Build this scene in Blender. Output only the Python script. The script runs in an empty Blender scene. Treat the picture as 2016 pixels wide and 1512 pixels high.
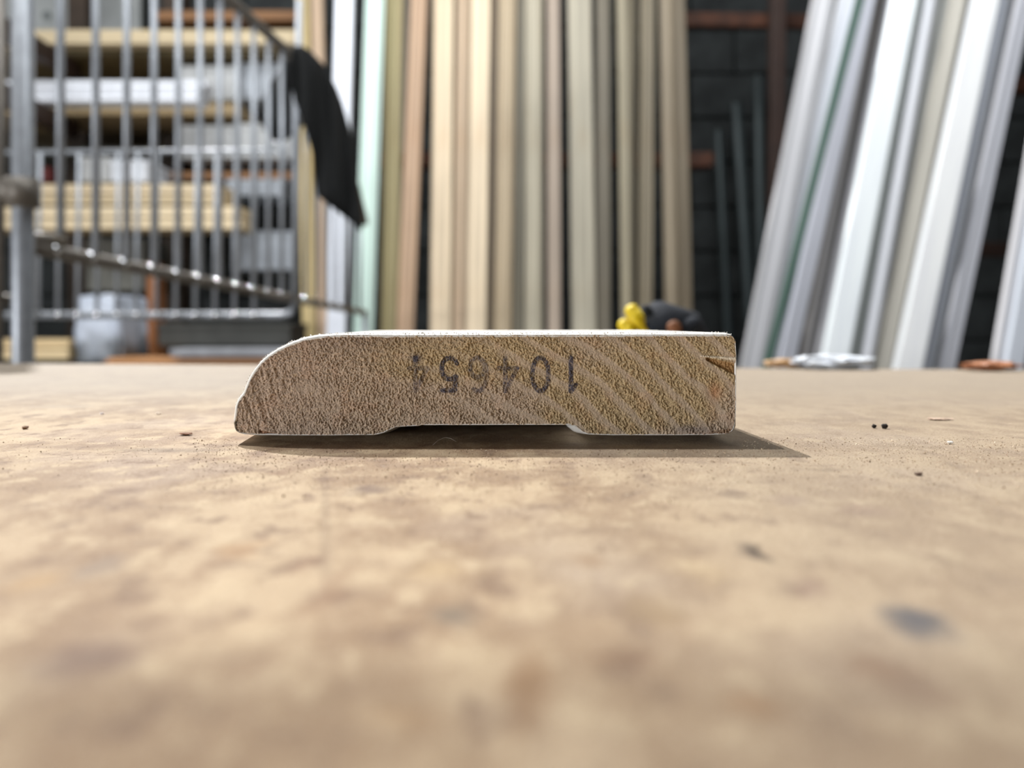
import bpy, bmesh, math, random
import numpy as np
from mathutils import Vector, Matrix
random.seed(7); rng = np.random.default_rng(11)
sc = bpy.context.scene; COL = sc.collection
# ------------------------------------------------------------------ camera, world, sun, lights, exposure
HC = 0.0195          # lens height above the plywood
FPX = 1500.0; HOR = 640.0
cam = bpy.data.cameras.new('camera'); camo = bpy.data.objects.new('camera', cam); COL.objects.link(camo)
camo.location = (0, 0, HC); camo.rotation_euler = (math.pi/2, 0, 0)
cam.sensor_width = 36; cam.lens = FPX/2016*36; cam.shift_y = -(756-HOR)/2016
cam.clip_start = 0.004; cam.clip_end = 50
cam.dof.use_dof = True; cam.dof.focus_distance = 0.1255; cam.dof.aperture_fstop = cam.lens/1.75
sc.camera = camo
vs = sc.view_settings; vs.view_transform = 'Standard'; vs.look = 'None'; vs.gamma = 1; vs.use_curve_mapping = False
vs.exposure = 0.0
w = bpy.data.worlds.new('world'); sc.world = w; w.use_nodes = True
bg = w.node_tree.nodes['Background']; bg.inputs[0].default_value = (0.62, 0.72, 0.88, 1); bg.inputs[1].default_value = 0.03
def sun(name, d, strength, angle, color):
    l = bpy.data.lights.new(name, 'SUN'); l.energy = strength; l.angle = math.radians(angle); l.color = color
    o = bpy.data.objects.new(name, l); COL.objects.link(o); o.location = (0, 1, 3)
    o.rotation_euler = Vector(d).to_track_quat('-Z', 'Y').to_euler()
sun('sun', (.45, -.72, -1), 4.75, 0.5, (1, .98, .955))
sun('sun_glint', (.37, -.30, -1), 1.78, 0.25, (1, .985, .965))
def area(name, loc, d, sx, sy, energy, color):
    l = bpy.data.lights.new(name, 'AREA'); l.shape = 'RECTANGLE'; l.size = sx; l.size_y = sy; l.energy = energy; l.color = color
    o = bpy.data.objects.new(name, l); COL.objects.link(o); o.location = loc
    o.rotation_euler = Vector(d).to_track_quat('-Z', 'Y').to_euler()
area('background_fill', (-0.3, 0.75, 1.9), (0.0, 1, -.55), 3.0, 1.2, 80, (.97, .99, 1))  # added fill lamp aimed at the background, no roof opening modelled
area('raking_fill', (-2.4, -1.2, .13), (2.4, 1.3, -.07), 1.2, .2, 56, (.97, .98, 1))  # added low fill lamp raking the end grain from the left

# ------------------------------------------------------------------ helpers
def P(px, py, y):
    return Vector(((px-1008)/FPX*y, y, HC+(HOR-py)/FPX*y))
def lin(c):
    return tuple((v/255/12.92 if v/255 <= .04045 else ((v/255+.055)/1.055)**2.4) for v in c)
def tag(o, label=None, cat=None, group=None, kind=None):
    if label: o['label'] = label
    if cat: o['category'] = cat
    if group: o['group'] = group
    if kind: o['kind'] = kind
    return o
def empty(name, loc, label=None, cat=None, group=None):
    o = bpy.data.objects.new(name, None); COL.objects.link(o); o.location = loc; o.empty_display_size = .02
    return tag(o, label, cat, group)
def link(name, me, mat=None, parent=None, loc=None):
    o = bpy.data.objects.new(name, me); COL.objects.link(o)
    if mat and not me.materials: me.materials.append(mat)
    if loc is not None: o.location = loc
    if parent: o.parent = parent
    return o
def from_bm(name, bm, mat, parent=None, smooth=False, loc=None):
    bmesh.ops.recalc_face_normals(bm, faces=bm.faces)
    me = bpy.data.meshes.new(name); bm.to_mesh(me); bm.free()
    if smooth:
        for p in me.polygons: p.use_smooth = True
    return link(name, me, mat, parent, loc)
def add_box(bm, c, s, R=None, bevel=0):
    m = Matrix.Translation(c) @ (R.to_4x4() if R else Matrix()) @ Matrix.Diagonal((*s, 1))
    g = bmesh.ops.create_cube(bm, size=1, matrix=m)
    if bevel:
        vs_ = set(g['verts']); es = [e for e in bm.edges if e.verts[0] in vs_ and e.verts[1] in vs_]
        bmesh.ops.bevel(bm, geom=es, offset=bevel, segments=2, affect='EDGES', profile=.5)
def add_tube(bm, pts, r, n=10, cap=True):
    pts = [Vector(p) for p in pts]; rings = []
    for i, p in enumerate(pts):
        t = (pts[min(i+1, len(pts)-1)]-pts[max(i-1, 0)]).normalized()
        up = Vector((0, 0, 1)) if abs(t.z) < .9 else Vector((0, 1, 0))
        a = t.cross(up).normalized(); b = t.cross(a)
        rr = r[i] if isinstance(r, (list, tuple)) else r
        rings.append([bm.verts.new(p+(a*math.cos(2*math.pi*k/n)+b*math.sin(2*math.pi*k/n))*rr) for k in range(n)])
    for A, B in zip(rings, rings[1:]):
        for k in range(n): bm.faces.new((A[k], A[(k+1) % n], B[(k+1) % n], B[k]))
    if cap:
        bm.faces.new(rings[0]); bm.faces.new(rings[-1][::-1])
def add_ball(bm, c, r, sub=2, sc3=(1, 1, 1)):
    bmesh.ops.create_icosphere(bm, subdivisions=sub, radius=r, matrix=Matrix.Translation(c) @ Matrix.Diagonal((*sc3, 1)))
def tube_obj(name, pts, r, mat, parent, n=10):
    bm = bmesh.new(); add_tube(bm, pts, r, n); return from_bm(name, bm, mat, parent, True)

class NT:
    def __init__(s, name):
        s.m = bpy.data.materials.new(name); s.m.use_nodes = True; s.t = s.m.node_tree; s.b = s.t.nodes['Principled BSDF']
    def n(s, typ, **kw):
        x = s.t.nodes.new(typ)
        for k, v in kw.items(): setattr(x, k, v)
        return x
    def l(s, a, b): s.t.links.new(a, b)
    def noise(s, vec, scale, detail=4, rough=.55):
        x = s.n('ShaderNodeTexNoise'); x.inputs['Scale'].default_value = scale; x.inputs['Detail'].default_value = detail
        x.inputs['Roughness'].default_value = rough; s.l(vec, x.inputs['Vector']); return x.outputs['Fac']
    def mapping(s, vec, scale):
        x = s.n('ShaderNodeMapping'); x.inputs['Scale'].default_value = scale; s.l(vec, x.inputs['Vector']); return x.outputs[0]
    def ramp(s, f, a, b, lo=0., hi=1.):
        x = s.n('ShaderNodeMapRange'); x.interpolation_type = 'SMOOTHSTEP'; s.l(f, x.inputs[0])
        for i, v in zip((1, 2, 3, 4), (a, b, lo, hi)): x.inputs[i].default_value = v
        return x.outputs[0]
    def mix(s, f, a, b, mode='MIX'):
        x = s.n('ShaderNodeMix', data_type='RGBA', blend_type=mode)
        for i, v in ((0, f), (6, a), (7, b)):
            if isinstance(v, tuple): x.inputs[i].default_value = (*v, 1)
            elif isinstance(v, (int, float)): x.inputs[i].default_value = v
            else: s.l(v, x.inputs[i])
        return x.outputs[2]
    def bump(s, h, strength, dist):
        x = s.n('ShaderNodeBump'); x.inputs['Strength'].default_value = strength; x.inputs['Distance'].default_value = dist
        s.l(h, x.inputs['Height']); s.l(x.outputs[0], s.b.inputs['Normal'])
def obj_vec(nt): return nt.n('ShaderNodeTexCoord').outputs['Object']
def simple(name, col, rough=.6, var=.15, scale=(8, 8, 8), metal=0, bump=0, col2=None):
    nt = NT(name); v = nt.mapping(obj_vec(nt), scale); f = nt.noise(v, 3)
    c = lin(col); d = lin(col2) if col2 else tuple(x*(1-var) for x in c)
    nt.l(nt.mix(nt.ramp(f, .35, .65), d, tuple(min(1, x*(1+var*.4)) for x in c)), nt.b.inputs['Base Color'])
    nt.b.inputs['Roughness'].default_value = rough; nt.b.inputs['Metallic'].default_value = metal
    if bump: nt.bump(nt.noise(v, 12), .4, bump)
    return nt.m
WM = {}
def wood(col, var=.28):
    """board wood, grain along local Z"""
    k = (col, var)
    if k in WM: return WM[k]
    nt = NT('board_wood'); v = obj_vec(nt)
    g = nt.noise(nt.mapping(v, (60, 60, 1.2)), 1.5, 5); k2 = nt.noise(nt.mapping(v, (6, 6, 1.6)), 1.5, 2)
    c = lin(col)
    a = nt.mix(nt.ramp(g, .3, .7), tuple(x*(1-var) for x in c), tuple(min(.9, x*1.12) for x in c))
    b = nt.mix(nt.ramp(k2, .55, .75, 0, .5), a, (c[0]*.8, c[1]*.66, c[2]*.5))
    nt.l(b, nt.b.inputs['Base Color']); nt.b.inputs['Roughness'].default_value = .6
    WM[k] = nt.m; return nt.m
def wood_x(col, var=.25):
    k = ('x', col, var)
    if k in WM: return WM[k]
    nt = NT('lumber_wood'); v = obj_vec(nt); c = lin(col)
    g = nt.noise(nt.mapping(v, (1.5, 50, 50)), 1.5, 5)
    nt.l(nt.mix(nt.ramp(g, .3, .7), tuple(x*(1-var) for x in c), tuple(min(.9, x*1.1) for x in c)), nt.b.inputs['Base Color'])
    nt.b.inputs['Roughness'].default_value = .65
    WM[k] = nt.m; return nt.m
PM = {}
def paint(col, rough=.35):
    k = (col, rough)
    if k not in PM: PM[k] = simple('primer_paint', col, rough, .07, (20, 20, 1))
    return PM[k]

# ------------------------------------------------------------------ materials of the setting
FLOOR = -0.85
m_floor = simple('concrete_floor', (120, 115, 108), .8, .2, (2, 2, 2), bump=.002)
m_block = simple('concrete_block', (56, 60, 61), .9, .3, (4, 4, 4), bump=.004)  # dim light on the wall is put into this dark colour
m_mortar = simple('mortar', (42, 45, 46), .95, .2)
m_shade_slab = simple('slab_board', (95, 85, 75), .8, .2)
m_steel = simple('galvanised_steel', (158, 163, 170), .42, .10, (30, 30, 30), metal=.35)
m_steel2 = simple('dull_steel', (112, 106, 98), .5, .15, (30, 30, 30), metal=.3)
m_weld = simple('polished_weld', (230, 232, 236), .13, .05, (30, 30, 30), metal=1)
m_brown = simple('brown_painted_steel', (50, 32, 24), .6, .2)
m_rust = simple('rusty_beam', (78, 44, 26), .75, .35)
m_black = simple('black_fleece', (9, 12, 13), .95, .3, (30, 30, 30), bump=.003)

# ------------------------------------------------------------------ setting
def slab(name, c, s, mat, parent=None, kind='structure'):
    bm = bmesh.new(); add_box(bm, (0, 0, 0), s); o = from_bm(name, bm, mat, parent, loc=c)
    if kind: o['kind'] = kind
    return o
slab('floor', (0, 1.2, FLOOR-.05), (8, 8, .1), m_floor)
slab('shade_slab', (0, -.882, 2.45), (7, 3.3, .08), m_shade_slab)          # unseen slab added overhead so its edge shades the nearest plywood
WY = 3.45
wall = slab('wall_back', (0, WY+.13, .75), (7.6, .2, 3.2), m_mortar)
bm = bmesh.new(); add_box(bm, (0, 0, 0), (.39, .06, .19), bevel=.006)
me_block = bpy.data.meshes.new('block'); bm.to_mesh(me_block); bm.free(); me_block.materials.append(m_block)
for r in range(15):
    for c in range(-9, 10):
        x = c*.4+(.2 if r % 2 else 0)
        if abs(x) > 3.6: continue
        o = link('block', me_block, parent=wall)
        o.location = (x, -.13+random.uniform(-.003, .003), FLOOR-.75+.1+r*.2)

# ------------------------------------------------------------------ plywood worktable
def table_material():
    nt = NT('worn_plywood'); v = obj_vec(nt)
    big = nt.noise(nt.mapping(v, (1, .7, 1)), 62, 5, .6)
    mid = nt.noise(nt.mapping(v, (1, .75, 1)), 200, 5, .62)
    streak = nt.noise(nt.mapping(v, (1, 5, 1)), 60, 4, .6)
    fine = nt.noise(v, 2600, 4, .7)
    pink = nt.noise(v, 24, 3)
    c = nt.mix(nt.ramp(big, .41, .60), lin((172, 144, 114)), lin((210, 186, 155)))
    c = nt.mix(nt.ramp(pink, .5, .66, 0, .55), c, lin((190, 170, 156)))
    c = nt.mix(nt.ramp(mid, .52, .64, 0, .7), c, lin((222, 200, 168)))
    c = nt.mix(nt.ramp(mid, .47, .34, 0, .85), c, lin((144, 116, 92)))
    c = nt.mix(nt.ramp(streak, .60, .70, 0, .4), c, lin((136, 108, 86)))
    # greyer right-hand zone; far zone's washed grazing sheen put into the colour
    sx = nt.n('ShaderNodeSeparateXYZ'); nt.l(v, sx.inputs[0])
    far = nt.ramp(sx.outputs[1], .13, .26, 0, .75); c = nt.mix(far, c, lin((172, 164, 155)))
    nx = nt.n('ShaderNodeMath', operation='MULTIPLY_ADD'); nt.l(pink, nx.inputs[0]); nx.inputs[1].default_value = .05; nt.l(sx.outputs[0], nx.inputs[2])
    c = nt.mix(nt.ramp(nx.outputs[0], .015, .06, 0, .55), c, lin((186, 172, 155)))
    # speckle
    c = nt.mix(nt.ramp(fine, .46, .30, 0, .75), c, lin((126, 102, 82)))
    c = nt.mix(nt.ramp(fine, .56, .68, 0, .75), c, lin((232, 218, 200)))
    # stains and knots with a place of their own
    wob = nt.n('ShaderNodeTexNoise'); wob.inputs['Scale'].default_value = 260; nt.l(v, wob.inputs['Vector'])
    wv = nt.n('ShaderNodeVectorMath', operation='MULTIPLY_ADD'); nt.l(wob.outputs['Color'], wv.inputs[0])
    wv.inputs[1].default_value = (.004, .004, 0); nt.l(v, wv.inputs[2])
    for px, py, rx, ry, col, st in SPOTS:
        y = FPX*HC/(py-HOR); x = (px-1008)/FPX*y; ax = rx*y/FPX; ay = y*ry/(py-HOR)
        s = nt.n('ShaderNodeVectorMath', operation='SUBTRACT'); nt.l(wv.outputs[0], s.inputs[0]); s.inputs[1].default_value = (x+.002, y+.002, 0)
        k = nt.n('ShaderNodeVectorMath', operation='MULTIPLY'); nt.l(s.outputs[0], k.inputs[0]); k.inputs[1].default_value = (1/ax, 1/ay, 0)
        q = nt.n('ShaderNodeVectorMath', operation='LENGTH'); nt.l(k.outputs[0], q.inputs[0])
        c = nt.mix(nt.ramp(q.outputs['Value'], 1.45, .2, 0, st*.85), c, lin(col))
    # a long fine scratch
    d = nt.n('ShaderNodeMath', operation='MULTIPLY_ADD'); nt.l(sx.outputs[1], d.inputs[0]); d.inputs[1].default_value = .245; nt.l(sx.outputs[0], d.inputs[2])
    ab = nt.n('ShaderNodeMath', operation='ABSOLUTE'); nt.l(d.outputs[0], ab.inputs[0])
    lim = nt.ramp(sx.outputs[1], .062, .055, 1, 0)
    lim2 = nt.n('ShaderNodeMath', operation='MULTIPLY'); nt.l(nt.ramp(ab.outputs[0], .0008, .0002, 0, .22), lim2.inputs[0]); nt.l(lim, lim2.inputs[1])
    lim3 = nt.n('ShaderNodeMath', operation='MULTIPLY'); nt.l(lim2.outputs[0], lim3.inputs[0]); nt.l(nt.ramp(sx.outputs[1], .11, .10, 0, 1), lim3.inputs[1])
    c = nt.mix(lim3.outputs[0], c, lin((120, 96, 76)))
    c = nt.mix(1.0, c, (.685, .665, .625), 'MULTIPLY')
    nt.l(c, nt.b.inputs['Base Color']); nt.b.inputs['Roughness'].default_value = .62
    nt.b.inputs['Specular IOR Level'].default_value = .35
    h = nt.n('ShaderNodeMath', operation='MULTIPLY_ADD'); nt.l(fine, h.inputs[0]); h.inputs[1].default_value = .35; nt.l(mid, h.inputs[2])
    nt.bump(h.outputs[0], .8, .0007)
    return nt.m
SPOTS = [
 (1478,1085,26,20,(70,58,52),.95),(1810,1225,62,34,(88,92,104),1),(1040,1350,50,80,(146,106,66),.85),(170,1300,110,42,(120,92,84),.8),
 (905,1215,46,22,(130,120,108),.8),(725,965,42,11,(110,84,78),.8),(1600,1155,40,20,(150,124,112),.7),(1855,1100,26,20,(150,130,112),.7),
 (1285,1205,60,30,(160,136,104),.7),(415,1110,26,40,(150,116,88),.6),(205,1115,45,26,(152,138,128),.6),(655,1160,30,55,(158,122,92),.6),
 (1560,985,46,12,(160,140,128),.6),(245,968,42,9,(140,112,92),.8),(1150,1100,40,16,(160,128,96),.6),(1445,975,30,8,(150,132,116),.7),
 (330,886,120,4,(140,122,104),.7),(150,880,110,5,(140,112,90),.6),(600,1110,25,18,(160,124,96),.5),(1240,1300,60,22,(140,108,84),.6),
 (1720,1310,80,24,(150,118,96),.6),(1810,1360,70,50,(140,112,96),.5),(500,1330,60,30,(160,130,104),.5),(60,1150,50,24,(196,160,110),.6),
 (480,1080,40,20,(206,168,124),.6),(860,1120,50,24,(214,186,140),.4),(1380,1120,60,26,(214,190,152),.4),(1480,1385,50,22,(170,130,92),.5),
 (800,1420,90,30,(176,140,100),.5),(1620,925,60,4,(150,134,118),.6),(1800,880,90,3,(150,132,112),.5),(120,800,70,3,(170,158,146),.5),
 (1100,930,30,5,(150,124,98),.5),(560,930,24,6,(150,116,92),.6),(430,905,28,5,(150,116,90),.6),(1700,1005,60,10,(170,148,134),.6),
]
m_table = table_material()
table = empty('worktable', (0, 0, 0), 'tan plywood worktable, scratched, stained and dusted with sawdust, across the whole foreground', 'table')
P0 = P(0, 0, 1)
yl, yr = FPX*HC/(715-HOR), FPX*HC/(728-HOR)
sl = (yr-yl)/((2016-1008)/FPX*yr+1008/FPX*yl); y0 = yl+1008/FPX*yl*sl
bm = bmesh.new()
co = [(-.75, -.6), (.75, -.6), (.75, y0+sl*.75), (-.75, y0-sl*.75)]
top = [bm.verts.new((x, y, 0)) for x, y in co]; bot = [bm.verts.new((x, y, -.018)) for x, y in co]
bm.faces.new(top); bm.faces.new(bot[::-1])
for i in range(4): bm.faces.new((top[i], bot[i], bot[(i+1) % 4], top[(i+1) % 4]))
bmesh.ops.bevel(bm, geom=[e for e in bm.edges if all(v.co.z > -.001 for v in e.verts)], offset=.0012, segments=2, affect='EDGES')
from_bm('tabletop', bm, m_table, table)
m_leg = wood((170, 140, 105))
for x in (-.68, .68):
    for y in (-.52, .18):
        bm = bmesh.new(); add_box(bm, (x, y, (FLOOR-.018)/2), (.07, .07, -FLOOR-.018), bevel=.003); from_bm('leg', bm, m_leg, table)
for y in (-.52, .18):
    bm = bmesh.new(); add_box(bm, (0, y, -.068), (1.29, .036, .1), bevel=.002); from_bm('apron', bm, m_leg, table)

# ------------------------------------------------------------------ the moulding sample
G = .0013; D = .125; MM = .001; L = .060
TOPL = [(457.5,826),(458,812),(461,798),(467,784),(478,771),(481,760),(488,745),(497,729),(510,712),(525,699),(545,686),(570,674),(598,664),(625,659),(660,656.5),(720,656),(800,656.5),(1000,656),(1240,655.5),(1380,655),(1432,655),(1441,658),(1447,665),(1450,676),(1451.5,700)]
BOTL = [(457.5,826),(458.5,838),(462,848),(470,854),(482,857),(520,858.5),(640,859),(738,858),(756,854),(768,848),(780,842.5),(800,841),(824,840),(829,838.5),(900,838.5),(1000,838.2),(1122,838),(1131,840),(1140,846),(1148,853),(1158,857),(1200,858.5),(1320,858.5),(1400,858),(1432,856),(1443,850),(1448.5,840),(1451.5,800)]
def interp(tab, x):
    t = np.array(tab, float); return np.interp(x, t[:, 0], t[:, 1])
def vnoise(x, y, seed):
    r = np.random.default_rng(seed); T = r.random((257, 257))
    xi = np.floor(x).astype(int); yi = np.floor(y).astype(int); fx = x-xi; fy = y-yi
    fx = fx*fx*(3-2*fx); fy = fy*fy*(3-2*fy); a = T[xi % 256, yi % 256]; b = T[(xi+1) % 256, yi % 256]
    c = T[xi % 256, (yi+1) % 256]; d = T[(xi+1) % 256, (yi+1) % 256]
    return (a*(1-fx)+b*fx)*(1-fy)+(c*(1-fx)+d*fx)*fy
def sstep(a, b, x):
    t = np.clip((x-a)/(b-a), 0, 1); return t*t*(3-2*t)
sample = empty('moulding_offcut', (0, D, 0), 'short sawn offcut of white-primed pine moulding showing rough end grain, lying on the plywood', 'moulding')
NX, NZ = 1000, 205
u = np.linspace(0, 1, NX)
_x = np.concatenate([[457.5], 457.5+(1432-457.5)*np.linspace(0.0005, 1, 900)**2]); _y = interp(TOPL, _x)
_dx, _dy = np.gradient(_x), np.gradient(_y); _l = np.hypot(_dx, _dy)
for _k in range(6): _dy[1:-1] = (_dy[:-2]+_dy[1:-1]*2+_dy[2:])/4; _dx[1:-1] = (_dx[:-2]+_dx[1:-1]*2+_dx[2:])/4
_l = np.hypot(_dx, _dy); _ix = _x-_dy/_l*7.2; _iy = _y+_dx/_l*7.2; _o = np.argsort(_ix); _ix, _iy = _ix[_o], _iy[_o]
pxs = 465.5+(1448.2-465.5)*u
def inset_top(x):
    a = np.interp(x, _ix, _iy); b = interp(TOPL, x)+4.5; return np.where(x < 640, np.maximum(a, b), b)
ztop = inset_top(pxs)-.4+1.2*vnoise(pxs*.05, pxs*0, 3)-1.0*vnoise(pxs*.3, pxs*0, 4)
ztop += 5*np.exp(-((pxs-762)/18)**2)+4.5*np.exp(-((pxs-1222)/14)**2)+2.5*np.exp(-((pxs-1350)/60)**2)
zbot = interp(BOTL, pxs)-1.6-1.0*vnoise(pxs*.08, pxs*0, 5)
zbot -= 3.5*np.exp(-((pxs-530)/16)**2)
ztop[:3] += 1; ztop = np.minimum(ztop, zbot-4)
V = np.linspace(0, 1, NZ)
X = np.repeat(pxs[:, None], NZ, 1); Y = ztop[:, None]+(zbot-ztop)[:, None]*V[None, :]
# growth rings
R = np.hypot(X-560, (Y-1560))+14*vnoise(X*.012, Y*.012, 8)+5*vnoise(X*.05, Y*.05, 9)
ph = (R/43.0) % 1.0
late = sstep(.45, .80, ph)*(1-sstep(.88, 1.0, ph))
fade = sstep(820, 1120, X+(Y-700)*.6); late = late*(.22+.78*fade)
patch = sstep(.62, .80, vnoise(X*.02, Y*.03, 12)); smooth = np.clip(late+.4*patch*(1-fade), 0, 1)
# granules: elongated cells tilted like broken fibre tufts
def rot(a): return X*math.cos(a)+Y*math.sin(a), -X*math.sin(a)+Y*math.cos(a)
ga, gb = rot(math.radians(62)); g1 = vnoise(ga*.22, gb*.34, 21); g2 = vnoise(ga*.42, gb*.52, 22); g3 = vnoise(X*.62, Y*.62, 23)
g4 = vnoise(X*.07, Y*.07, 24)
gr = .30*g1+.42*g2+.28*g3
coarse = np.where(X < 620, .75, 1.0)
disp = (gr-.5)*(1.0*(1-.68*smooth))*coarse + .18*(g4-.5) - .10*smooth*0
# splintered streaks on the left foot
la, lb = rot(math.radians(75)); sl_ = vnoise(la*.04, lb*.22, 31); leftz = 1-sstep(500, 640, X)
disp += leftz*(sl_-.5)*.45
# chip split on the right edge
def seg(ax, ay, bx, by, wa, wb):
    t = np.clip(((X-ax)*(bx-ax)+(Y-ay)*(by-ay))/((bx-ax)**2+(by-ay)**2), 0, 1)
    d = np.hypot(X-(ax+t*(bx-ax)), Y-(ay+t*(by-ay))); ww = wa+(wb-wa)*t
    return 1-sstep(.7, 1.15, d/ww)
chip = seg(1392, 707, 1452, 728, 2.5, 12); disp -= chip*1.1
lip = seg(1380, 701, 1449, 707, 1.2, 3.4); disp += lip*.25
knot = np.exp(-(((X-1408)/13)**2+((Y-771)/18)**2)); disp -= knot*.35*(g2)
chip2 = seg(1398, 852, 1446, 850, 3, 7); bchip = seg(512, 850, 544, 856, 2.5, 3.5); disp -= bchip*.5
# colours: wood tones, darker in the pits and along the top edge
def C(c): return np.array(lin(c))[None, None, :]
def mixc(a, b, f): return a*(1-f[..., None])+b*f[..., None]
warm = sstep(.35, .7, vnoise(X*.006+3, Y*.01, 41))*sstep(650, 850, X)
base = mixc(C((188, 168, 146))+0*X[..., None], C((186, 164, 124)), warm*.8)
base = mixc(base, C((184, 164, 148)), (1-sstep(560, 760, X))*.6)
cell = np.clip((gr-.40)/.22, 0, 1)
col = base*(.70+.40*cell[..., None])*1.06
col = mixc(col, C((198, 180, 162))*(.9+.2*g3[..., None]), smooth*.62)
fleck = sstep(.80, .9, vnoise(X*.4, Y*.4, 51)); col = mixc(col, C((222, 198, 158)), fleck*.4)
red = sstep(.66, .85, vnoise(X*.05, Y*.05, 52)); col = mixc(col, col*np.array([1.12, .86, .76])[None, None, :], red*.18)
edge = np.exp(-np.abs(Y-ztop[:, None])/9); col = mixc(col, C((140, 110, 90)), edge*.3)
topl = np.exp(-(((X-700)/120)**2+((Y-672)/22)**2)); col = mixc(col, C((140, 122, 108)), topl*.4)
col = mixc(col, C((166, 128, 82)), chip*.8); col = mixc(col, C((236, 226, 206)), lip*.8)
col = mixc(col, C((190, 134, 98)), knot*.6); col = mixc(col, C((112, 78, 44)), chip2*.6); col = mixc(col, C((128, 84, 52)), bchip*.7)
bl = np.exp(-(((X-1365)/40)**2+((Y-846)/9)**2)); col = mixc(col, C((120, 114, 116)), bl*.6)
# stamped number 104654, printed upside down (digits as strokes, 0..1 box, y up)
def arc(cx, cy, rx, ry, a0, a1, n=16):
    return [(cx+rx*math.cos(math.radians(a0+(a1-a0)*i/n)), cy+ry*math.sin(math.radians(a0+(a1-a0)*i/n))) for i in range(n+1)]
DIG = {'1': [[(.25, .82), (.5, 1), (.5, 0)]],
       '0': [arc(.5, .5, .42, .5, 0, 360, 26)],
       '4': [[(.66, 0), (.66, 1), (.05, .32), (.98, .32)]],
       '6': [arc(.5, .5, .45, .5, 62, 240, 16), arc(.52, .3, .38, .29, 0, 360, 18)],
       '5': [[(.86, .98), (.2, .98), (.14, .56)], arc(.46, .33, .42, .32, 130, -150, 18)]}
PLACE = [('1', 1124, .95), ('0', 1064, .8), ('4', 1001, .62), ('6', 941, .55), ('5', 884, .9), ('4', 824, .5)]
W_, H_ = 38, 66
digits = []
inkn = vnoise(X*.35, Y*.35, 61)
for ch, cx, st in PLACE:
    dm = np.full(X.shape, 1e9)
    ok = (abs(X-cx) < 40) & (abs(Y-735) < 50)
    XX, YY = X[ok], Y[ok]; best = np.full(XX.shape, 1e9)
    for poly in DIG[ch]:
        for (ax, ay), (bx, by) in zip(poly, poly[1:]):
            # rotated by 180 degrees in the picture plane
            A = (cx-(ax-.5)*W_, 737+(ay-.5)*H_); B = (cx-(bx-.5)*W_, 737+(by-.5)*H_)
            vx, vy = B[0]-A[0], B[1]-A[1]; t = np.clip(((XX-A[0])*vx+(YY-A[1])*vy)/(vx*vx+vy*vy+1e-9), 0, 1)
            best = np.minimum(best, np.hypot(XX-A[0]-t*vx, YY-A[1]-t*vy))
    dm[ok] = best; f = 1-sstep(3.2, 6.0, dm)
    digits.append(f > .02)
    f = f*st*(.45+.9*sstep(.35, .6, gr))*(.6+.6*inkn)
    if ch == '4' and cx < 900: f = np.clip(f+.75*np.exp(-(((X-820)/11)**2+((Y-705)/8)**2)), 0, 1)
    col = mixc(col, C((56, 60, 82)), np.clip(f, 0, .9))
col = np.clip(col, 0, 1)
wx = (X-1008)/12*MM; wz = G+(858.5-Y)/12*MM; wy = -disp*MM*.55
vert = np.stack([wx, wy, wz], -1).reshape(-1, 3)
def attr_mat(name, rough):
    nt = NT(name); a = nt.n('ShaderNodeAttribute', attribute_name='tint'); v = obj_vec(nt)
    f = nt.noise(v, 6000, 3, .7)
    nt.l(nt.mix(nt.ramp(f, .3, .7, 0, 1), nt.mix(1.0, a.outputs['Color'], (.86, .85, .84), 'MULTIPLY'), nt.mix(1.0, a.outputs['Color'], (1.12, 1.12, 1.12), 'MULTIPLY')), nt.b.inputs['Base Color'])
    nt.b.inputs['Roughness'].default_value = rough; nt.b.inputs['Specular IOR Level'].default_value = .2
    nt.bump(f, .8, .00012); return nt.m
m_grain = attr_mat('end_grain', .85)
I, J = np.meshgrid(np.arange(NX-1), np.arange(NZ-1), indexing='ij')
quad = np.stack([I*NZ+J, (I+1)*NZ+J, (I+1)*NZ+J+1, I*NZ+J+1], -1)
owner = np.zeros(I.shape, int)
for k, msk in enumerate(digits): owner[msk[:-1, :-1]] = k+1
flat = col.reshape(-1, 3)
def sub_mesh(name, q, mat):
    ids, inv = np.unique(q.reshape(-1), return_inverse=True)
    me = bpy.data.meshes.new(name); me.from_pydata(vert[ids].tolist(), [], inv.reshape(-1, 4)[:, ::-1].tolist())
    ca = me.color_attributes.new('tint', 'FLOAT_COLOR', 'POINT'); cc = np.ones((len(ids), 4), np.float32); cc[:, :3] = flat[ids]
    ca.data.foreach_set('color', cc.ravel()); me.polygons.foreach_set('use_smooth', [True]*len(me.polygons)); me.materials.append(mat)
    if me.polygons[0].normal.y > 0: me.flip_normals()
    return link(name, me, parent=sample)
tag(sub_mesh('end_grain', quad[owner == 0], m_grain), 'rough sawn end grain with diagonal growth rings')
for k in range(6):
    o = sub_mesh('stamped_digit', quad[owner == k+1], m_grain)
tag(o, 'faint blue ink digit, partly rubbed off')
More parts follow.
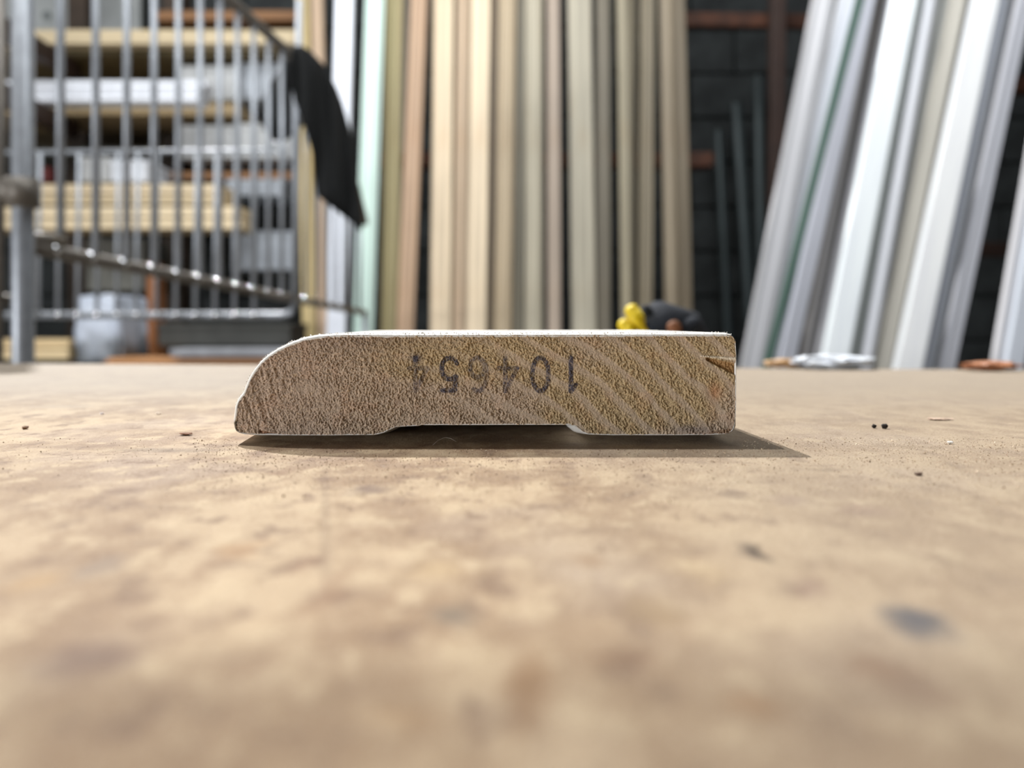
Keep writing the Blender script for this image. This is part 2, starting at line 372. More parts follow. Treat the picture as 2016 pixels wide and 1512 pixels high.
# primer coat : shell around the outline, extruded back; feet ride up near the sawn end
m_coat = simple('white_primer', (238, 236, 230), .5, .05, (400, 400, 400), bump=.0002)
xs_t = np.concatenate([np.linspace(457.5, 640, 60), np.linspace(645, 1430, 90), np.linspace(1431, 1451.5, 12)])
xs_b = np.concatenate([np.linspace(1451.2, 1430, 10), np.linspace(1428, 1165, 20), np.linspace(1160, 1118, 16), np.linspace(1110, 835, 20), np.linspace(830, 740, 24), np.linspace(735, 490, 20), np.linspace(482, 458, 12)])
outer = [(x, float(interp(TOPL, x)), 'top') for x in xs_t]+[(x, float(interp(BOTL, x)), 'bot') for x in xs_b]
bm = bmesh.new(); loops = []
def p3(x, y, yy, lowg): return Vector(((x-1008)/12*MM-.06*yy, yy, (G-lowg+(858.5-y)/12*MM)))
def ring(inset, yy, low, jit=0):
    out = []
    n = len(outer)
    for i, (x, y, k) in enumerate(outer):
        xa, ya, _ = outer[(i-1) % n]; xb, yb, _ = outer[(i+1) % n]
        nx_, ny_ = (yb-ya), -(xb-xa); l_ = math.hypot(nx_, ny_)+1e-9; nx_ /= l_; ny_ /= l_
        ins = inset*(1-.6*min(1, max(0, (x-1436)/8))) if k == 'top' else inset*.45
        xx, yy_ = x-nx_*ins, y-ny_*ins
        lw = low if yy_ > 843 else 0
        out.append(bm.verts.new(p3(xx, yy_, yy+random.uniform(-jit, jit), lw)))
    return out
r0 = ring(10.5, .00030, 0); r1 = ring(6.0, -.00012, 0, .00006); r2 = ring(1.3, .00050, 0, .00008); r3 = ring(0, .0011, 0, .00006)
r4 = ring(0, .004, G*.3); r5 = ring(0, .012, G); r6 = ring(0, L, G)
n = len(outer)
for A, B in ((r0, r1), (r1, r2), (r2, r3), (r3, r4), (r4, r5), (r5, r6)):
    for i in range(n): bm.faces.new((A[i], A[(i+1) % n], B[(i+1) % n], B[i]))
bm.faces.new(r6)
tag(from_bm('primer_coat', bm, m_coat, sample, True), 'white primer skin on the face, back and edges')
# fuzz of primer and fibre on the top arris
bm = bmesh.new()
def grain(bm, c, s):
    vs_ = [bm.verts.new(Vector(c)+Vector([random.uniform(-1, 1)*s for _ in range(3)])) for _ in range(4)]
    for f in ((0, 1, 2), (0, 2, 3), (0, 3, 1), (1, 3, 2)): bm.faces.new([vs_[i] for i in f])
for _ in range(700):
    x = random.uniform(560, 1440); y = float(interp(TOPL, x)); yy = random.uniform(-.0001, .0012)
    grain(bm, p3(x, y+random.uniform(-1.0, .8), yy, 0), random.uniform(.00006, .00020))
for _ in range(160):
    x = random.uniform(462, 560); y = float(interp(TOPL, x)); grain(bm, p3(x, y+random.uniform(-.6, 1.2), random.uniform(-.0001, .0008), 0), random.uniform(.00005, .00013))
tag(from_bm('sawing_fuzz', bm, m_coat, sample), kind='stuff')

# ------------------------------------------------------------------ debris on the plywood
def on_table(px, py):
    y = FPX*HC/(py-HOR); return Vector(((px-1008)/FPX*y, y, 0))
bm = bmesh.new()
for _ in range(11000):
    px = random.uniform(380, 2016) if random.random() < .8 else random.uniform(0, 2016); py = 862+abs(random.gauss(0, 60))
    if 470 < px < 1460 and py < 886: continue
    c = on_table(px, py); s = random.uniform(.00005, .00013)*(1 if random.random() < .9 else 1.8)
    grain(bm, c+Vector((0, 0, s*.5)), s)
tag(from_bm('sawdust', bm, simple('sawdust', (206, 190, 166), .8, .25, (1500, 1500, 1500), col2=(140, 112, 88))), 'fine pale sawdust scattered over the plywood before the offcut', 'sawdust', kind='stuff')
def flake(name, px, py, sx, sy, sz, col, label, cat, seed, group=None):
    r = random.Random(seed); bm = bmesh.new(); bmesh.ops.create_icosphere(bm, subdivisions=2, radius=1)
    for v in bm.verts: v.co = Vector((v.co.x*sx, v.co.y*sy, v.co.z*sz))*r.uniform(.75, 1.2); v.co.z += sz*.8+(abs(v.co.x/sx)*sz*.5 if sz < .00035 else 0)
    o = from_bm(name, bm, simple('debris', col, .8, .3, (900, 900, 900)), loc=on_table(px, py)); zm = min(v.co.z for v in o.data.vertices)
    for v in o.data.vertices: v.co.z -= zm
    tag(o, label, cat, group)
flake('wood_flake', 50, 845, .0006, .0006, .0003, (120, 84, 50), 'tiny brown crumb of bark at the far left of the plywood', 'wood chip', 1)
flake('wood_flake', 366, 857, .0012, .0008, .0002, (120, 78, 50), 'flat brown flake left of the offcut', 'wood chip', 2)
flake('crumb', 1721, 843, .0004, .0004, .0004, (40, 34, 30), 'smaller dark crumb, left of the two right of the offcut', 'crumb', 3)
flake('crumb', 1741, 844, .0006, .0005, .0005, (36, 30, 28), 'larger dark crumb, right of the two right of the offcut', 'crumb', 4)
flake('wood_shaving', 1850, 827, .0026, .0012, .0002, (205, 180, 160), 'thin pinkish shaving lying flat behind the dark crumbs', 'wood shaving', 5)
flake('paint_chip', 1870, 874, .0005, .0004, .0002, (245, 240, 232), 'white paint chip right of the shadow tip', 'paint chip', 6)
flake('paint_chip', 201, 816, .0005, .0004, .0002, (245, 235, 235), 'white paint chip on the left of the plywood', 'paint chip', 7)
flake('paint_chip', 312, 816, .0006, .0004, .0002, (240, 225, 205), 'cream paint chip nearest left of the offcut', 'paint chip', 8)
flake('wood_flake', 1808, 936, .0006, .0004, .0002, (96, 74, 60), 'small dark sliver in front of the white paint chip at right', 'wood chip', 9)
hp = [on_table(852, 880)+Vector((0, 0, .0003)), on_table(862, 878)+Vector((0, 0, .0009)), on_table(876, 877)+Vector((0, 0, .0013)), on_table(888, 878)+Vector((0, 0, .0012)), on_table(898, 879)+Vector((0, 0, .0008))]
hair = tube_obj('fibre', hp, .000025, simple('fibre', (180, 170, 160), .5), None, 5); tag(hair, 'single curled pale fibre in the shadow under the offcut', 'fibre')

# ------------------------------------------------------------------ boards standing behind
def profile(kind, w, t):
    h = w/2
    if kind == 'flat': return [(-h, 0), (-h, -t*.85), (-h+t*.15, -t), (h-t*.15, -t), (h, -t*.85), (h, 0)]
    if kind == 'casing': return [(-h, 0), (-h, -t), (-h+w*.12, -t), (-h+w*.17, -t*.7), (-h+w*.32, -t*.72), (h-w*.4, -t*.85), (h-w*.2, -t*.8), (h-w*.1, -t*.5), (h, -t*.42), (h, 0)]
    if kind == 'bead': return [(-h, 0), (-h, -t*.8), (-h+w*.1, -t), (-h+w*.22, -t*.95), (-h+w*.26, -t*.7), (-h+w*.31, -t*.95), (h-w*.31, -t*.95), (h-w*.26, -t*.7), (h-w*.22, -t*.95), (h-w*.1, -t), (h, -t*.8), (h, 0)]
    if kind == 'round': return [(-h, 0)]+[(-h*math.cos(a), -t*.25-t*.75*math.sin(a)) for a in [math.pi*i/8 for i in range(9)]]+[(h, 0)]
def board(name, pb, pt, w, t, kind, mat, label, cat, group=None, roll=0):
    pb, pt = Vector(pb), Vector(pt); z = (pt-pb).normalized(); y = Vector((math.sin(roll), math.cos(roll), 0)); x = y.cross(z).normalized(); y = z.cross(x)
    Lh = (pt-pb).length; pr = profile(kind, w, t); bm = bmesh.new()
    A = [bm.verts.new((a, b, 0)) for a, b in pr]; B = [bm.verts.new((a, b, Lh)) for a, b in pr]; m = len(pr)
    for i in range(m): bm.faces.new((A[i], A[(i+1) % m], B[(i+1) % m], B[i]))
    bm.faces.new(A); bm.faces.new(B)
    o = from_bm(name, bm, mat)
    o.matrix_world = Matrix.Translation(pb) @ Matrix((x, y, z)).transposed().to_4x4()
    return tag(o, label, cat, group)
def standing(name, xt, xb, wt, y, kind, mat, label, cat, lean=.12, t=.02, ytop=-60, ybot=650, roll=0, topz=None):
    """xt/xb: centre line at picture heights ytop=0 and 648; carried down to the floor"""
    a = P(xt, 0, y+lean*.5); b = P(xb, 648, y-lean*.5); d = (a-b)/(a.z-b.z)
    lo = b+d*(FLOOR-b.z); hi = b+d*((topz or 1.75)-b.z)
    return board(name, lo, hi, wt*y/FPX, t, kind, mat, label, cat, None, roll)
BW = [ # xt xb width depth kind colour label; rightward dimming of light put into the colours
 (598,611,26,2.62,'flat',(208,186,134),'yellowish pine strip, leftmost of the standing timber, just behind the cage panel'),
 (627,640,23,2.60,'flat',(206,178,150),'pinkish pine strip standing between the yellowish strip and the white board'),
 (778,769,32,2.40,'casing',(172,160,120),'olive-tan moulding standing right of the mint-green board'),
 (826,799,32,2.36,'bead',(194,164,136),'reddish pine moulding leaning left at its foot beside the olive-tan one'),
 (874,868,40,2.42,'flat',(226,206,176),'broad cream pine board, first of the tight row of pale boards'),
 (913,905,26,2.44,'bead',(200,178,152),'narrow pinkish moulding between two broad cream boards'),
 (947,938,38,2.40,'flat',(232,212,182),'brightest broad cream board of the tight row'),
 (975,966,20,2.46,'flat',(120,106,88),'narrow strip coloured dark as if shadowed, set back right of the brightest cream board'),  # shadow between the boards put into this strip's colour
 (999,990,34,2.42,'casing',(182,164,136),'tan moulding with brown streaks right of the shadow-toned strip'),
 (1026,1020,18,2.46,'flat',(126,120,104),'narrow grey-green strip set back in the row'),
 (1051,1050,34,2.42,'casing',(178,170,150),'greige moulding left of the thin pink strip'),
 (1089,1091,24,2.40,'flat',(172,156,140),'thin pinkish-grey strip ending the tight row, beside a dark gap'),
 (1140,1149,46,2.42,'flat',(172,165,147),'broad grey-beige board right of the dark gap'),
 (1187,1187,26,2.46,'flat',(120,113,98),'narrow darker board touching the broad grey-beige board'),
 (1223,1232,18,2.36,'flat',(156,147,124),'slim tan strip, left of the pair above the glove'),
 (1243,1240,18,2.52,'round',(138,129,108),'slim rounded tan strip crossing behind its neighbour above the glove'),
 (1274,1268,28,2.41,'bead',(134,124,104),'beaded brown-grey strip standing right above the glove'),
 (1310,1322,26,2.36,'casing',(140,127,106),'brown-grey moulding, left of the last pair'),
 (1334,1349,24,2.45,'flat',(134,121,100),'brown-grey strip, rightmost of the standing pine'),
]
for xt, xb, wd, y, k, c, lab in BW:
    standing('pine_board', xt, xb, wd, y, k, wood(c), lab, 'wood board')
standing('white_board', 680, 664, 36, 2.35, 'flat', paint((236, 240, 250)), 'white primed board standing left of the mint-green board, partly behind the black cloth', 'board')
standing('green_board', 740, 717, 36, 2.32, 'casing', paint((205, 228, 218)), 'pale mint-green moulding standing right of the black cloth', 'board', t=.022)
# white mouldings leaning on the right
RW = [ # xtop, xbottom(y=714), w, depth, kind, colour, label
 (1620,1481,44,1.80,'casing',(188,188,192),'grey-white moulding, leftmost of the leaning bundle'),
 (1664,1506,30,1.84,'flat',(222,226,234),'thin white strip crossing behind the green-edged strip'),
 (1690,1509,14,1.74,'flat',(66,92,82),'thin dark green strip slanting across the leaning bundle'),
 (1703,1544,30,1.82,'flat',(196,198,208),'white strip right of the dark green one'),
 (1716,1583,22,1.84,'round',(130,128,128),'rounded grey strip right of the dark green one'),  # plain mid-grey strip
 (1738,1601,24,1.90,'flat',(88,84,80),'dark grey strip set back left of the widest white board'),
 (1765,1622,44,1.82,'casing',(178,178,182),'broad grey-white casing left of the widest white board'),
 (1776,1638,48,1.74,'flat',(244,250,255),'widest bright white board in the left half of the leaning bundle'),
 (1806,1675,26,1.80,'flat',(168,174,172),'greenish-white strip touching the widest bright board'),
 (1830,1704,22,1.76,'round',(196,198,204),'slim rounded white strip in the middle of the bundle'),
 (1854,1722,28,1.80,'bead',(152,154,152),'beaded grey strip in the middle of the bundle'),
 (1884,1738,36,1.78,'casing',(196,192,182),'cream-tinted casing left of the brightest board'),
 (1935,1784,50,1.70,'flat',(250,252,255),'brightest white board in the right half of the leaning bundle'),
 (1968,1820,28,1.76,'casing',(184,190,202),'bluish-white strip touching the brightest board'),
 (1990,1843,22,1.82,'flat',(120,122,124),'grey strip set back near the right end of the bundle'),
 (2012,1861,26,1.76,'bead',(194,196,204),'beaded white strip, last before the black gap'),
 (2082,1962,24,1.80,'casing',(206,206,210),'grey-white strip standing alone beyond the black gap'),
 (2112,1990,36,1.78,'flat',(214,220,230),'bluish-white board at the right edge of the picture'),
]
for xt, xb, wd, y, k, c, lab in RW:
    a = P(xt, 0, y+.05); b = P(xb, 714, y-.05); d = (a-b)/(a.z-b.z)
    board('white_moulding', b+d*(FLOOR-b.z), b+d*(1.75-b.z), wd*1.02*y/FPX, .018, k, paint(c), lab, 'moulding', None, roll=.0)
# rack the boards stand against
rack = empty('board_rack', (0, 2.75, FLOOR), 'dark brown steel and timber rack behind the standing boards', 'rack')
def rack_part(name, a, b, s, mat):
    a, b = Vector(a), Vector(b); bm = bmesh.new(); z = (b-a).normalized()
    q = z.to_track_quat('Z', 'Y').to_matrix(); add_box(bm, (a+b)/2-Vector((0, 2.75, FLOOR)), (s[0], s[1], (b-a).length), q, bevel=.004)
    return from_bm(name, bm, mat, rack)
rack_part('rail', P(745, 318, 2.72), P(1400, 318, 2.72), (.08, .05), m_rust)
rack_part('rail', P(1340, 40, 2.8), P(1620, 44, 2.8), (.035, .05), m_rust)
rack_part('rail', P(1900, 492, 2.7), P(2150, 492, 2.7), (.055, .05), m_brown)
rack_part('rail', P(1900, 165, 2.6), P(2150, 175, 2.6), (.06, .05), m_rust)
for px in (1522, 2060): rack_part('upright', (P(px, 0, 2.7).x, 2.7, FLOOR), (P(px+10, 0, 2.7).x, 2.7, 1.75), (.05, .05), m_brown)
rack_part('upright', (P(796, 0, 2.75).x, 2.75, FLOOR), (P(800, 0, 2.75).x, 2.75, 1.75), (.03, .05), m_steel2)
rack_part('upright', (P(1150, 0, 2.75).x, 2.8, FLOOR), (P(1150, 0, 2.75).x, 2.8, 1.75), (.05, .05), m_brown)
# dark strips leaning against the block wall
m_dark = simple('dark_sheet', (66, 76, 78), .45, .2, (20, 20, 2), metal=.2)
for i, (xt, xb, wd, lab) in enumerate([(1400, 1432, 16, 'slim dark grey strip leaning on the block wall, leftmost of three'), (1436, 1478, 22, 'slim dark grey strip leaning on the block wall, middle of three'), (1490, 1500, 20, 'slim dark grey strip leaning on the block wall, rightmost of three')]):
    standing('metal_strip', xt, xb, wd, 3.25-.06*i, 'round', m_dark, lab, 'metal strip', topz=.85+i*.1)

# ------------------------------------------------------------------ glove on the table's far side
glove = empty('work_glove', P(1290, 640, .33), 'crumpled dark blue work glove with yellow fingertips behind the offcut', 'glove'); glove.location.z = 0
m_gl = simple('dark_blue_knit', (30, 36, 46), .9, .3, (300, 300, 300), bump=.0004); m_ye = simple('yellow_rubber', (228, 200, 20), .5, .1, (300, 300, 300), bump=.0002)
m_or = simple('brown_leather', (130, 84, 54), .7, .2, (300, 300, 300))
gy = .33
def gp(px, py, dy=0): return P(px, py, gy+dy)-Vector((glove.location.x, glove.location.y, 0))
bm = bmesh.new()
add_tube(bm, [gp(1236, 705), gp(1262, 672, .004), gp(1300, 655, .01), gp(1345, 662, .012), gp(1378, 700, .012)], [.007, .0115, .0145, .0125, .008], 14)
add_ball(bm, gp(1300, 700, .010), .0135, 3, (1.5, 1, .72)); add_ball(bm, gp(1350, 655, .012), .0085, 3, (1.1, 1, .9))
for f, r in (([(1250, 660), (1262, 640), (1272, 612)], .0035), ([(1330, 660), (1350, 648), (1364, 640)], .005)):
    add_tube(bm, [gp(x, y, .002) for x, y in f], [r*1.1, r, r*.8], 12)
    add_ball(bm, gp(*f[-1], .002), r*.8, 2)
zc = [v for v in bm.verts if v.co.z < .0]
for v in zc: v.co.z = 0
from_bm('palm', bm, m_gl, glove, True)
for pts, r in (([(1262, 675), (1242, 655), (1229, 640)], .0030), ([(1268, 655), (1256, 630), (1245, 613)], .0034)):
    bm = bmesh.new(); pp = [gp(x, y, -.004) for x, y in pts]
    add_tube(bm, pp, [r*.8, r, r*.95], 12); add_ball(bm, pp[-1], r*.97, 2); tag(from_bm('fingertip', bm, m_ye, glove, True), 'yellow dipped fingertip')
bm = bmesh.new(); add_ball(bm, gp(1327, 646, -.004), .0034, 2, (1, .6, 1)); from_bm('patch', bm, m_or, glove, True)

# ------------------------------------------------------------------ steel cage panels of the cart at left
cart = empty('cage_cart', (P(45, 0, .85).x, .85, FLOOR), 'galvanised steel lumber cart with barred cage panels at left', 'cart')
OC = cart.location
Z0 = .85; XV = 1170; AA = 14847; BB = 14.26
def side(n, z=None):
    y = Z0*(n+BB)/(BB-1.06); px = XV-AA/(n+BB); return Vector(((px-1008)/FPX*y, y, 0))
def zr(y): return .105-(y-.918)*.0427       # lower rail
def T(name, pts, r, mat=m_steel, n=10): return tube_obj(name, [Vector(p)-OC for p in pts], r, mat, cart, n)
e0, e1 = side(-1.06), side(18.6)
TOPR = .588
T('post', [(e0.x, e0.y, FLOOR+.1), (e0.x, e0.y, .75)], .0115, n=16)
T('post', [(e1.x, e1.y, FLOOR+.1), (e1.x, e1.y, zr(e1.y))], .008, n=14)
T('rail', [(e0.x, e0.y, zr(e0.y)), (e1.x, e1.y, zr(e1.y))], .0085, m_steel2, 12)
e15 = side(14.6); e17 = side(17.6)
def topz(y): return TOPR if y < e15.y else TOPR-(y-e15.y)/(e1.y-e15.y)*(TOPR-P(0, 440, e1.y).z)
T('rail', [(e0.x, e0.y, TOPR), (e15.x, e15.y, TOPR), (e1.x, e1.y, topz(e1.y))], .0105, m_steel2, 12)
T('rail', [(e0.x, e0.y, FLOOR+.2), (e1.x, e1.y, FLOOR+.2)], .0105, m_steel2, 12)
for k in range(0, 19):
    p = side(k); T('bar', [(p.x, p.y-.010, zr(p.y)-.004), (p.x, p.y-.010, topz(p.y))], .0047)
    if k < 13:
        bm = bmesh.new(); add_ball(bm, Vector((p.x, p.y-.024, zr(p.y)+.003))-OC, .0078, 3); from_bm('weld', bm, m_weld, cart, True)
# divider panel across the cart
YD = 1.60; q = P(575, 620, YD)
ZD = P(0, 621, YD).z; ZT = P(0, 302, YD).z
T('rail', [P(-120, 621, YD), P(555, 621, YD), P(572, 616, YD), P(579, 600, YD)], .0075, m_steel, 12)
T('rail', [P(-120, 302, YD), P(540, 296, YD), P(560, 304, YD), P(566, 330, YD)], .004, m_steel, 10)
T('post', [P(579, 604, YD), P(590, 0, YD), ], .0075, m_steel, 12)
for k in range(-4, 13):
    if k == 12: continue
    px = 75+k*38.6
    T('bar', [P(px, 622, YD-.01), P(px+4, 302, YD-.01)], .0042)
    if 75 < px: 
        bm = bmesh.new(); add_ball(bm, P(px, 620, YD-.022)-OC, .0066, 3); from_bm('weld', bm, m_weld, cart, True)
# second, nearer end frame at the very left edge
T('post', [P(-4, 760, .84), P(2, -60, .84)], .005, m_steel2)
bm = bmesh.new()
add_tube(bm, [P(45, 352, .84)-OC, P(45, 408, .84)-OC], .0165, 16); add_ball(bm, P(14, 372, .835)-OC, .011, 2, (1, .6, 1.3)); add_tube(bm, [P(-40, 378, .84)-OC, P(45, 378, .84)-OC], .009, 12)
from_bm('clamp', bm, m_steel2, cart, True)
T('brace', [P(45, 470, .85), P(120, 475, .91)], .009, m_steel2)
T('brace', [P(-40, 585, .85), P(45, 592, .85)], .006, m_steel2)
bm = bmesh.new()
for a in range(13):
    pass
add_tube(bm, [P(545+18*math.cos(t), 300-18*math.sin(t), 1.5)-OC for t in [i*math.pi*.9/12 for i in range(13)]], .003, 10)
from_bm('hook', bm, m_steel, cart, True)
for p in (side(0), side(17)):
    bm = bmesh.new(); bmesh.ops.create_cone(bm, segments=24, radius1=.06, radius2=.06, depth=.03, cap_ends=True, matrix=Matrix.Translation(Vector((p.x, p.y, FLOOR+.06))-OC) @ Matrix.Rotation(math.pi/2, 4, 'Y'))
    from_bm('wheel', bm, simple('rubber', (30, 30, 30), .7), cart)
bm = bmesh.new(); add_box(bm, Vector(((e0.x+e1.x)/2-.25, (e0.y+e1.y)/2, FLOOR+.14))-OC, (.6, 1.25, .03)); from_bm('deck', bm, m_steel2, cart)

# ------------------------------------------------------------------ black cloth over the rail
def cloth(name, outline, y0_, y1_, mat, label, thick=.012):
    """ outline: rows (py, xl, xr); the sheet hangs with folds, depth follows the rail """
    NR, NC = 46, 22; pys = np.linspace(outline[0][0], outline[-1][0], NR); o_ = np.array(outline, float)
    xl = np.interp(pys, o_[:, 0], o_[:, 1]); xr = np.interp(pys, o_[:, 0], o_[:, 2]); F, Bk = [], []
    for i in range(NR):
        for j in range(NC):
            s = j/(NC-1); px = xl[i]+(xr[i]-xl[i])*s; y = y0_+(y1_-y0_)*(px-540)/180
            fold = .012*math.sin(px*.11+i*.05)+.008*math.sin(px*.23-i*.12)
            th = thick*math.sin(math.pi*min(1, max(0, s)))**.5
            F.append(P(px, pys[i], y+fold-th)); Bk.append(P(px, pys[i], y+fold+th+.002))
    c0 = P(640, 250, (y0_+y1_)/2); me = bpy.data.meshes.new(name); vv = [tuple(v-c0) for v in F+Bk]; N = NR*NC; fs = []
    for i in range(NR-1):
        for j in range(NC-1):
            a = i*NC+j; fs.append((a, a+1, a+NC+1, a+NC)); fs.append((N+a, N+a+NC, N+a+NC+1, N+a+1))
    for i in range(NR-1):
        for j in (0, NC-1): a = i*NC+j; fs.append((a, a+NC, N+a+NC, N+a))
    for j in range(NC-1):
        for i in (0, NR-1): a = i*NC+j; fs.append((a, a+1, N+a+1, N+a))
    me.from_pydata(vv, [], fs); bm = bmesh.new(); bm.from_mesh(me); bpy.data.meshes.remove(me)
    return from_bm(name, bm, mat, None, True, c0)
jack = empty('black_cloth', P(640, 250, 1.62), 'black cloth jacket hung over the top rail of the steel cage', 'jacket')
m1 = cloth('drape', [(90,578,596),(100,574,612),(130,572,640),(170,574,662),(200,580,674),(250,600,688),(300,614,697),(350,620,704),(385,624,708),(405,648,711),(425,675,713),(445,700,714),(454,706,712)], 1.50, 1.66, m_black, '')
m2 = cloth('sleeve', [(110,566,600),(135,550,606),(160,534,610),(185,520,612),(210,512,612),(240,512,604),(262,524,584),(278,540,562)], 1.66, 1.70, m_black, '')
for o in (m1, m2):
    o.location = o.location-jack.location; o.parent = jack

# ------------------------------------------------------------------ shelving and stock at the far left
def boxpx(name, x0, y0_, x1, y1_, yy, dep, mat, parent=None, bevel=.004, label=None, cat=None, group=None):
    a = P(x0, y0_, yy); b = P(x1, y1_, yy); c = Vector(((a.x+b.x)/2, yy+dep/2, (a.z+b.z)/2)); bm = bmesh.new()
    add_box(bm, (0, 0, 0), (abs(b.x-a.x), dep, abs(a.z-b.z)), bevel=min(bevel, abs(a.z-b.z)*.3))
    o = from_bm(name, bm, mat, parent, loc=c-(parent.location if parent else Vector((0, 0, 0))))
    return tag(o, label, cat, group)
shelf = empty('cantilever_rack', (P(280, 0, 2.9).x, 2.9, FLOOR), 'brown steel storage rack with timber shelf rails at the far left', 'shelving')
m_pale = simple('pale_panel', (176, 180, 180), .7, .1, (4, 4, 4))
m_cream = wood_x((206, 188, 154)); m_orange = wood_x((140, 100, 64)); m_tan = wood_x((170, 148, 112))
panel = boxpx('wall_panel', -250, -250, 275, 330, 3.3, .03, m_pale, label='pale grey board panel fixed on the wall behind the rack at far left', cat='panel')
bm = bmesh.new(); add_tube(bm, [P(93, 31, 3.3)-panel.location-Vector((0, .006, 0)), P(93, 31, 3.3)-panel.location], .018, 16); from_bm('plug', bm, simple('grey_plug', (120, 126, 126), .6), panel)
def sp(name, *a, **k): return boxpx(name, *a, parent=shelf, **k)
boxpx('shelf_rail', -250, 58, 606, 86, 2.70, .06, m_cream, shelf)
boxpx('shelf_board', -250, 88, 606, 108, 2.76, .5, simple('olive_board', (112, 100, 72), .8, .2), shelf)
boxpx('shelf_board', -250, 203, 470, 226, 2.76, .5, m_tan, shelf)
boxpx('shelf_board', 240, 338, 600, 352, 2.80, .5, m_orange, shelf)
boxpx('shelf_board', -250, 290, 330, 306, 2.9, .3, simple('dark_board', (88, 88, 82), .8, .2), shelf)
boxpx('shelf_board', 300, 20, 606, 40, 2.85, .3, m_orange, shelf)
for px in (150, 337): # uprights
    a = P(px, 0, 3.0); bm = bmesh.new(); add_box(bm, Vector((a.x, 3.05, .45))-shelf.location, (.075, .1, 2.6), bevel=.004); from_bm('upright', bm, simple('dark_upright', (60, 48, 38), .7, .2), shelf)
boxpx('upright', 288, 515, 306, 1000, 2.62, .08, wood((150, 96, 56)), shelf)
for (xa, ya, xb, yb) in ((58, 82, 128, 130), (58, 212, 122, 246)): # slanted arms reaching forward
    a = P(xa-70, ya-34, 2.1); b = P(xb+22, yb+12, 2.9); bm = bmesh.new(); z = (b-a).normalized()
    add_box(bm, (a+b)/2-shelf.location, (.045, .06, (b-a).length), z.to_track_quat('Z', 'Y').to_matrix(), bevel=.004); from_bm('arm', bm, m_brown, shelf)
# stock
for k in range(3):
    boxpx('white_trim', -250, 158+k*14.3, 405-k*6, 171+k*14.3, 2.55+.008*k, .08, paint((240, 244, 252)), label=('topmost', 'middle', 'lowest')[k]+' of three bright white trim boards lying on the rack', cat='trim board')
for k, (x1, ya, yb) in enumerate([(436, 362, 381), (440, 383, 402), (474, 406, 428), (476, 430, 451)]):
    boxpx('lumber', -250, ya, x1, yb, 2.5, .14, wood_x([(222, 202, 168), (206, 186, 150), (232, 212, 176), (228, 208, 172)][k]), label=('top', 'second', 'third', 'lowest')[k]+' board of the cream lumber stack lying at mid height on the rack', cat='lumber')
boxpx('lumber', -250, 668, 136, 686, 2.3, .14, wood_x((240, 208, 160)), label='upper board of the low bright lumber pair behind the cart post', cat='lumber')
boxpx('lumber', -250, 688, 134, 708, 2.3, .14, wood_x((246, 214, 168)), label='lower board of the low bright lumber pair behind the cart post', cat='lumber')
m_gbox = simple('grey_carton', (182, 184, 185), .7, .12, (6, 6, 6)); m_gb2 = simple('blue_grey_carton', (164, 170, 178), .7, .12, (6, 6, 6))
def carton(x0, ya, x1, yb, yy, mat, label):
    e = empty('carton', P((x0+x1)/2, yb, yy), label, 'box'); o = boxpx('body', x0, ya, x1, yb, yy, .18, mat, e, .006)
    boxpx('lid', x0-2, ya-3, x1+2, ya+8, yy-.004, .188, mat, e, .003)
carton(350, 132, 470, 196, 2.8, m_gbox, 'grey-white carton on the top shelf, left of two')
carton(478, 126, 560, 196, 2.82, m_gb2, 'grey-white carton on the top shelf, right of two')
carton(352, 250, 462, 312, 2.8, m_gbox, 'grey carton on the second shelf, left of two')
carton(466, 246, 575, 312, 2.78, m_gbox, 'grey carton on the second shelf, right of two')
carton(446, 356, 560, 386, 2.7, m_gb2, 'low bluish carton beside the cream lumber stack')
carton(455, 458, 575, 532, 2.7, m_gb2, 'bluish-grey carton below the cream lumber stack')
carton(310, 640, 572, 682, 2.3, simple('dark_carton', (62, 62, 58), .7, .2, (6, 6, 6)), 'long dark grey box near floor level behind the cage')
carton(335, 690, 560, 704, 2.2, simple('pale_grey_box', (160, 162, 168), .7, .2, (6, 6, 6)), 'flat pale grey package in front of the long dark box')
carton(160, 312, 215, 358, 2.62, m_gbox, 'small white box on the cream lumber, left of two')
carton(218, 318, 288, 358, 2.62, simple('white_box', (216, 220, 228), .7, .1), 'small white box on the cream lumber, right of two')
boxpx('red_tin', 76, 328, 96, 358, 2.6, .05, simple('red_tin', (86, 26, 24), .5), label='small dark red tin on the cream lumber stack', cat='tin')
boxpx('timber_beam', 200, 704, 620, 718, 2.25, .12, wood_x((206, 150, 100)), label='orange-brown timber lying lowest behind the table edge', cat='timber')
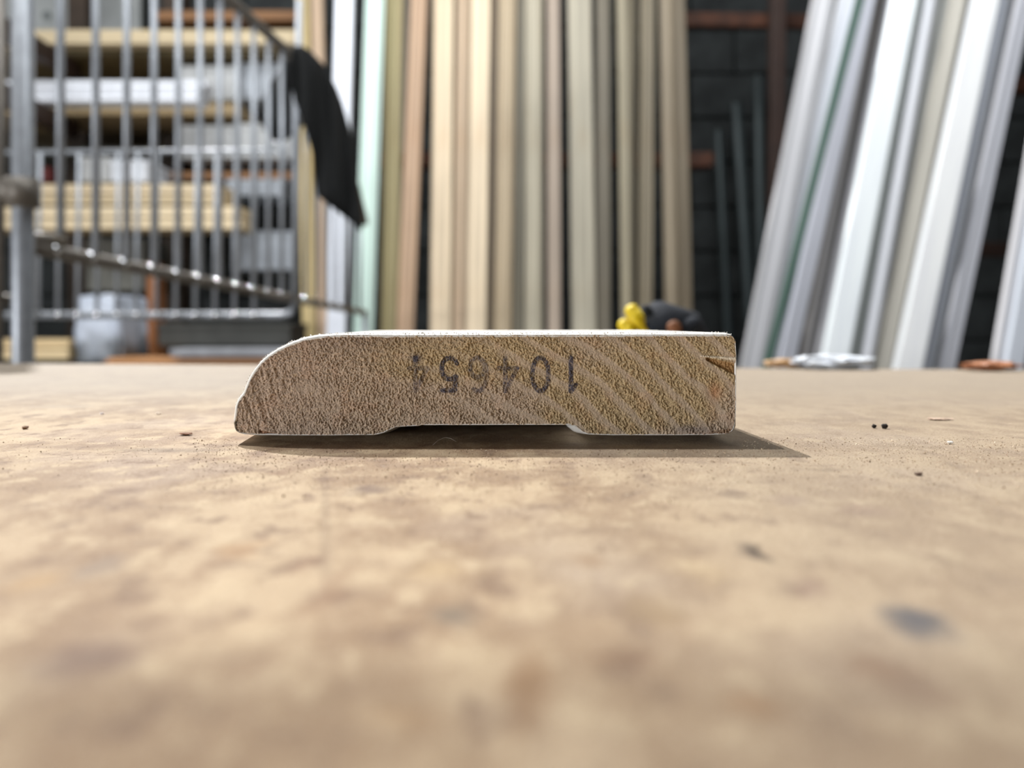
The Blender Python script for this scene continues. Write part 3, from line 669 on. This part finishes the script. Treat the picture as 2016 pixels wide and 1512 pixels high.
# white sack standing low
def sack(x0, ya, x1, yb, yy, col, label):
    bm = bmesh.new(); a = P(x0, ya, yy); b = P(x1, yb, yy); c = (a+b)/2; r = random.Random(5)
    add_box(bm, (0, 0, 0), (abs(b.x-a.x), .16, abs(a.z-b.z)), bevel=.02)
    bmesh.ops.subdivide_edges(bm, edges=bm.edges, cuts=3, use_grid_fill=True)
    for v in bm.verts: v.co += Vector([r.uniform(-.006, .006) for _ in range(3)]); v.co.y *= 1+.25*math.cos(v.co.x*12)
    nt = NT('sack_plastic'); vv = obj_vec(nt); s = nt.n('ShaderNodeSeparateXYZ'); nt.l(vv, s.inputs[0]); f = nt.noise(vv, 14, 4)
    ad = nt.n('ShaderNodeMath', operation='MULTIPLY_ADD'); nt.l(f, ad.inputs[0]); ad.inputs[1].default_value = .18; nt.l(s.outputs[2], ad.inputs[2])
    nt.l(nt.mix(nt.ramp(ad.outputs[0], .0, .10), lin((112, 116, 120)), lin(col)), nt.b.inputs['Base Color']); nt.b.inputs['Roughness'].default_value = .45  # grey mixed in towards the bottom
    o = from_bm('plastic_sack', bm, nt.m, None, True, c); tag(o, label, 'sack')
sack(178, 584, 266, 716, 2.35, (200, 208, 222), 'white plastic sack, darker towards the bottom, standing behind the cage, low at left')
boxpx('crate', 170, 470, 285, 572, 2.66, .2, simple('grey_crate', (110, 110, 104), .7, .2), label='dull grey crate above the white sack', cat='crate')
# clutter at the feet of the white mouldings
def crumple(name, px, py, yy, w_, h_, col, label, cat, seed):
    r = random.Random(seed); bm = bmesh.new(); bmesh.ops.create_icosphere(bm, subdivisions=3, radius=1)
    for v in bm.verts: v.co = Vector((v.co.x*w_, v.co.y*w_*.5, v.co.z*h_))*r.uniform(.75, 1.2)
    o = from_bm(name, bm, simple('crumpled', col, .5, .15, (40, 40, 40)), loc=P(px, py, yy)); zm = min(v.co.z for v in o.data.vertices); o.location.z = -zm
    tag(o, label, cat)
crumple('plastic_scrap', 1640, 722, .34, .018, .003, (214, 220, 228), 'crumpled clear-white plastic scrap at the far table edge below the leaning mouldings', 'plastic', 3)
crumple('wood_scrap', 1545, 722, .345, .009, .002, (196, 160, 118), 'little tan wood scrap at the far table edge, left of the plastic scrap', 'wood scrap', 4)
crumple('wood_scrap', 1950, 727, .325, .012, .002, (186, 128, 92), 'reddish wood scrap at the far table edge, far right', 'wood scrap', 6)
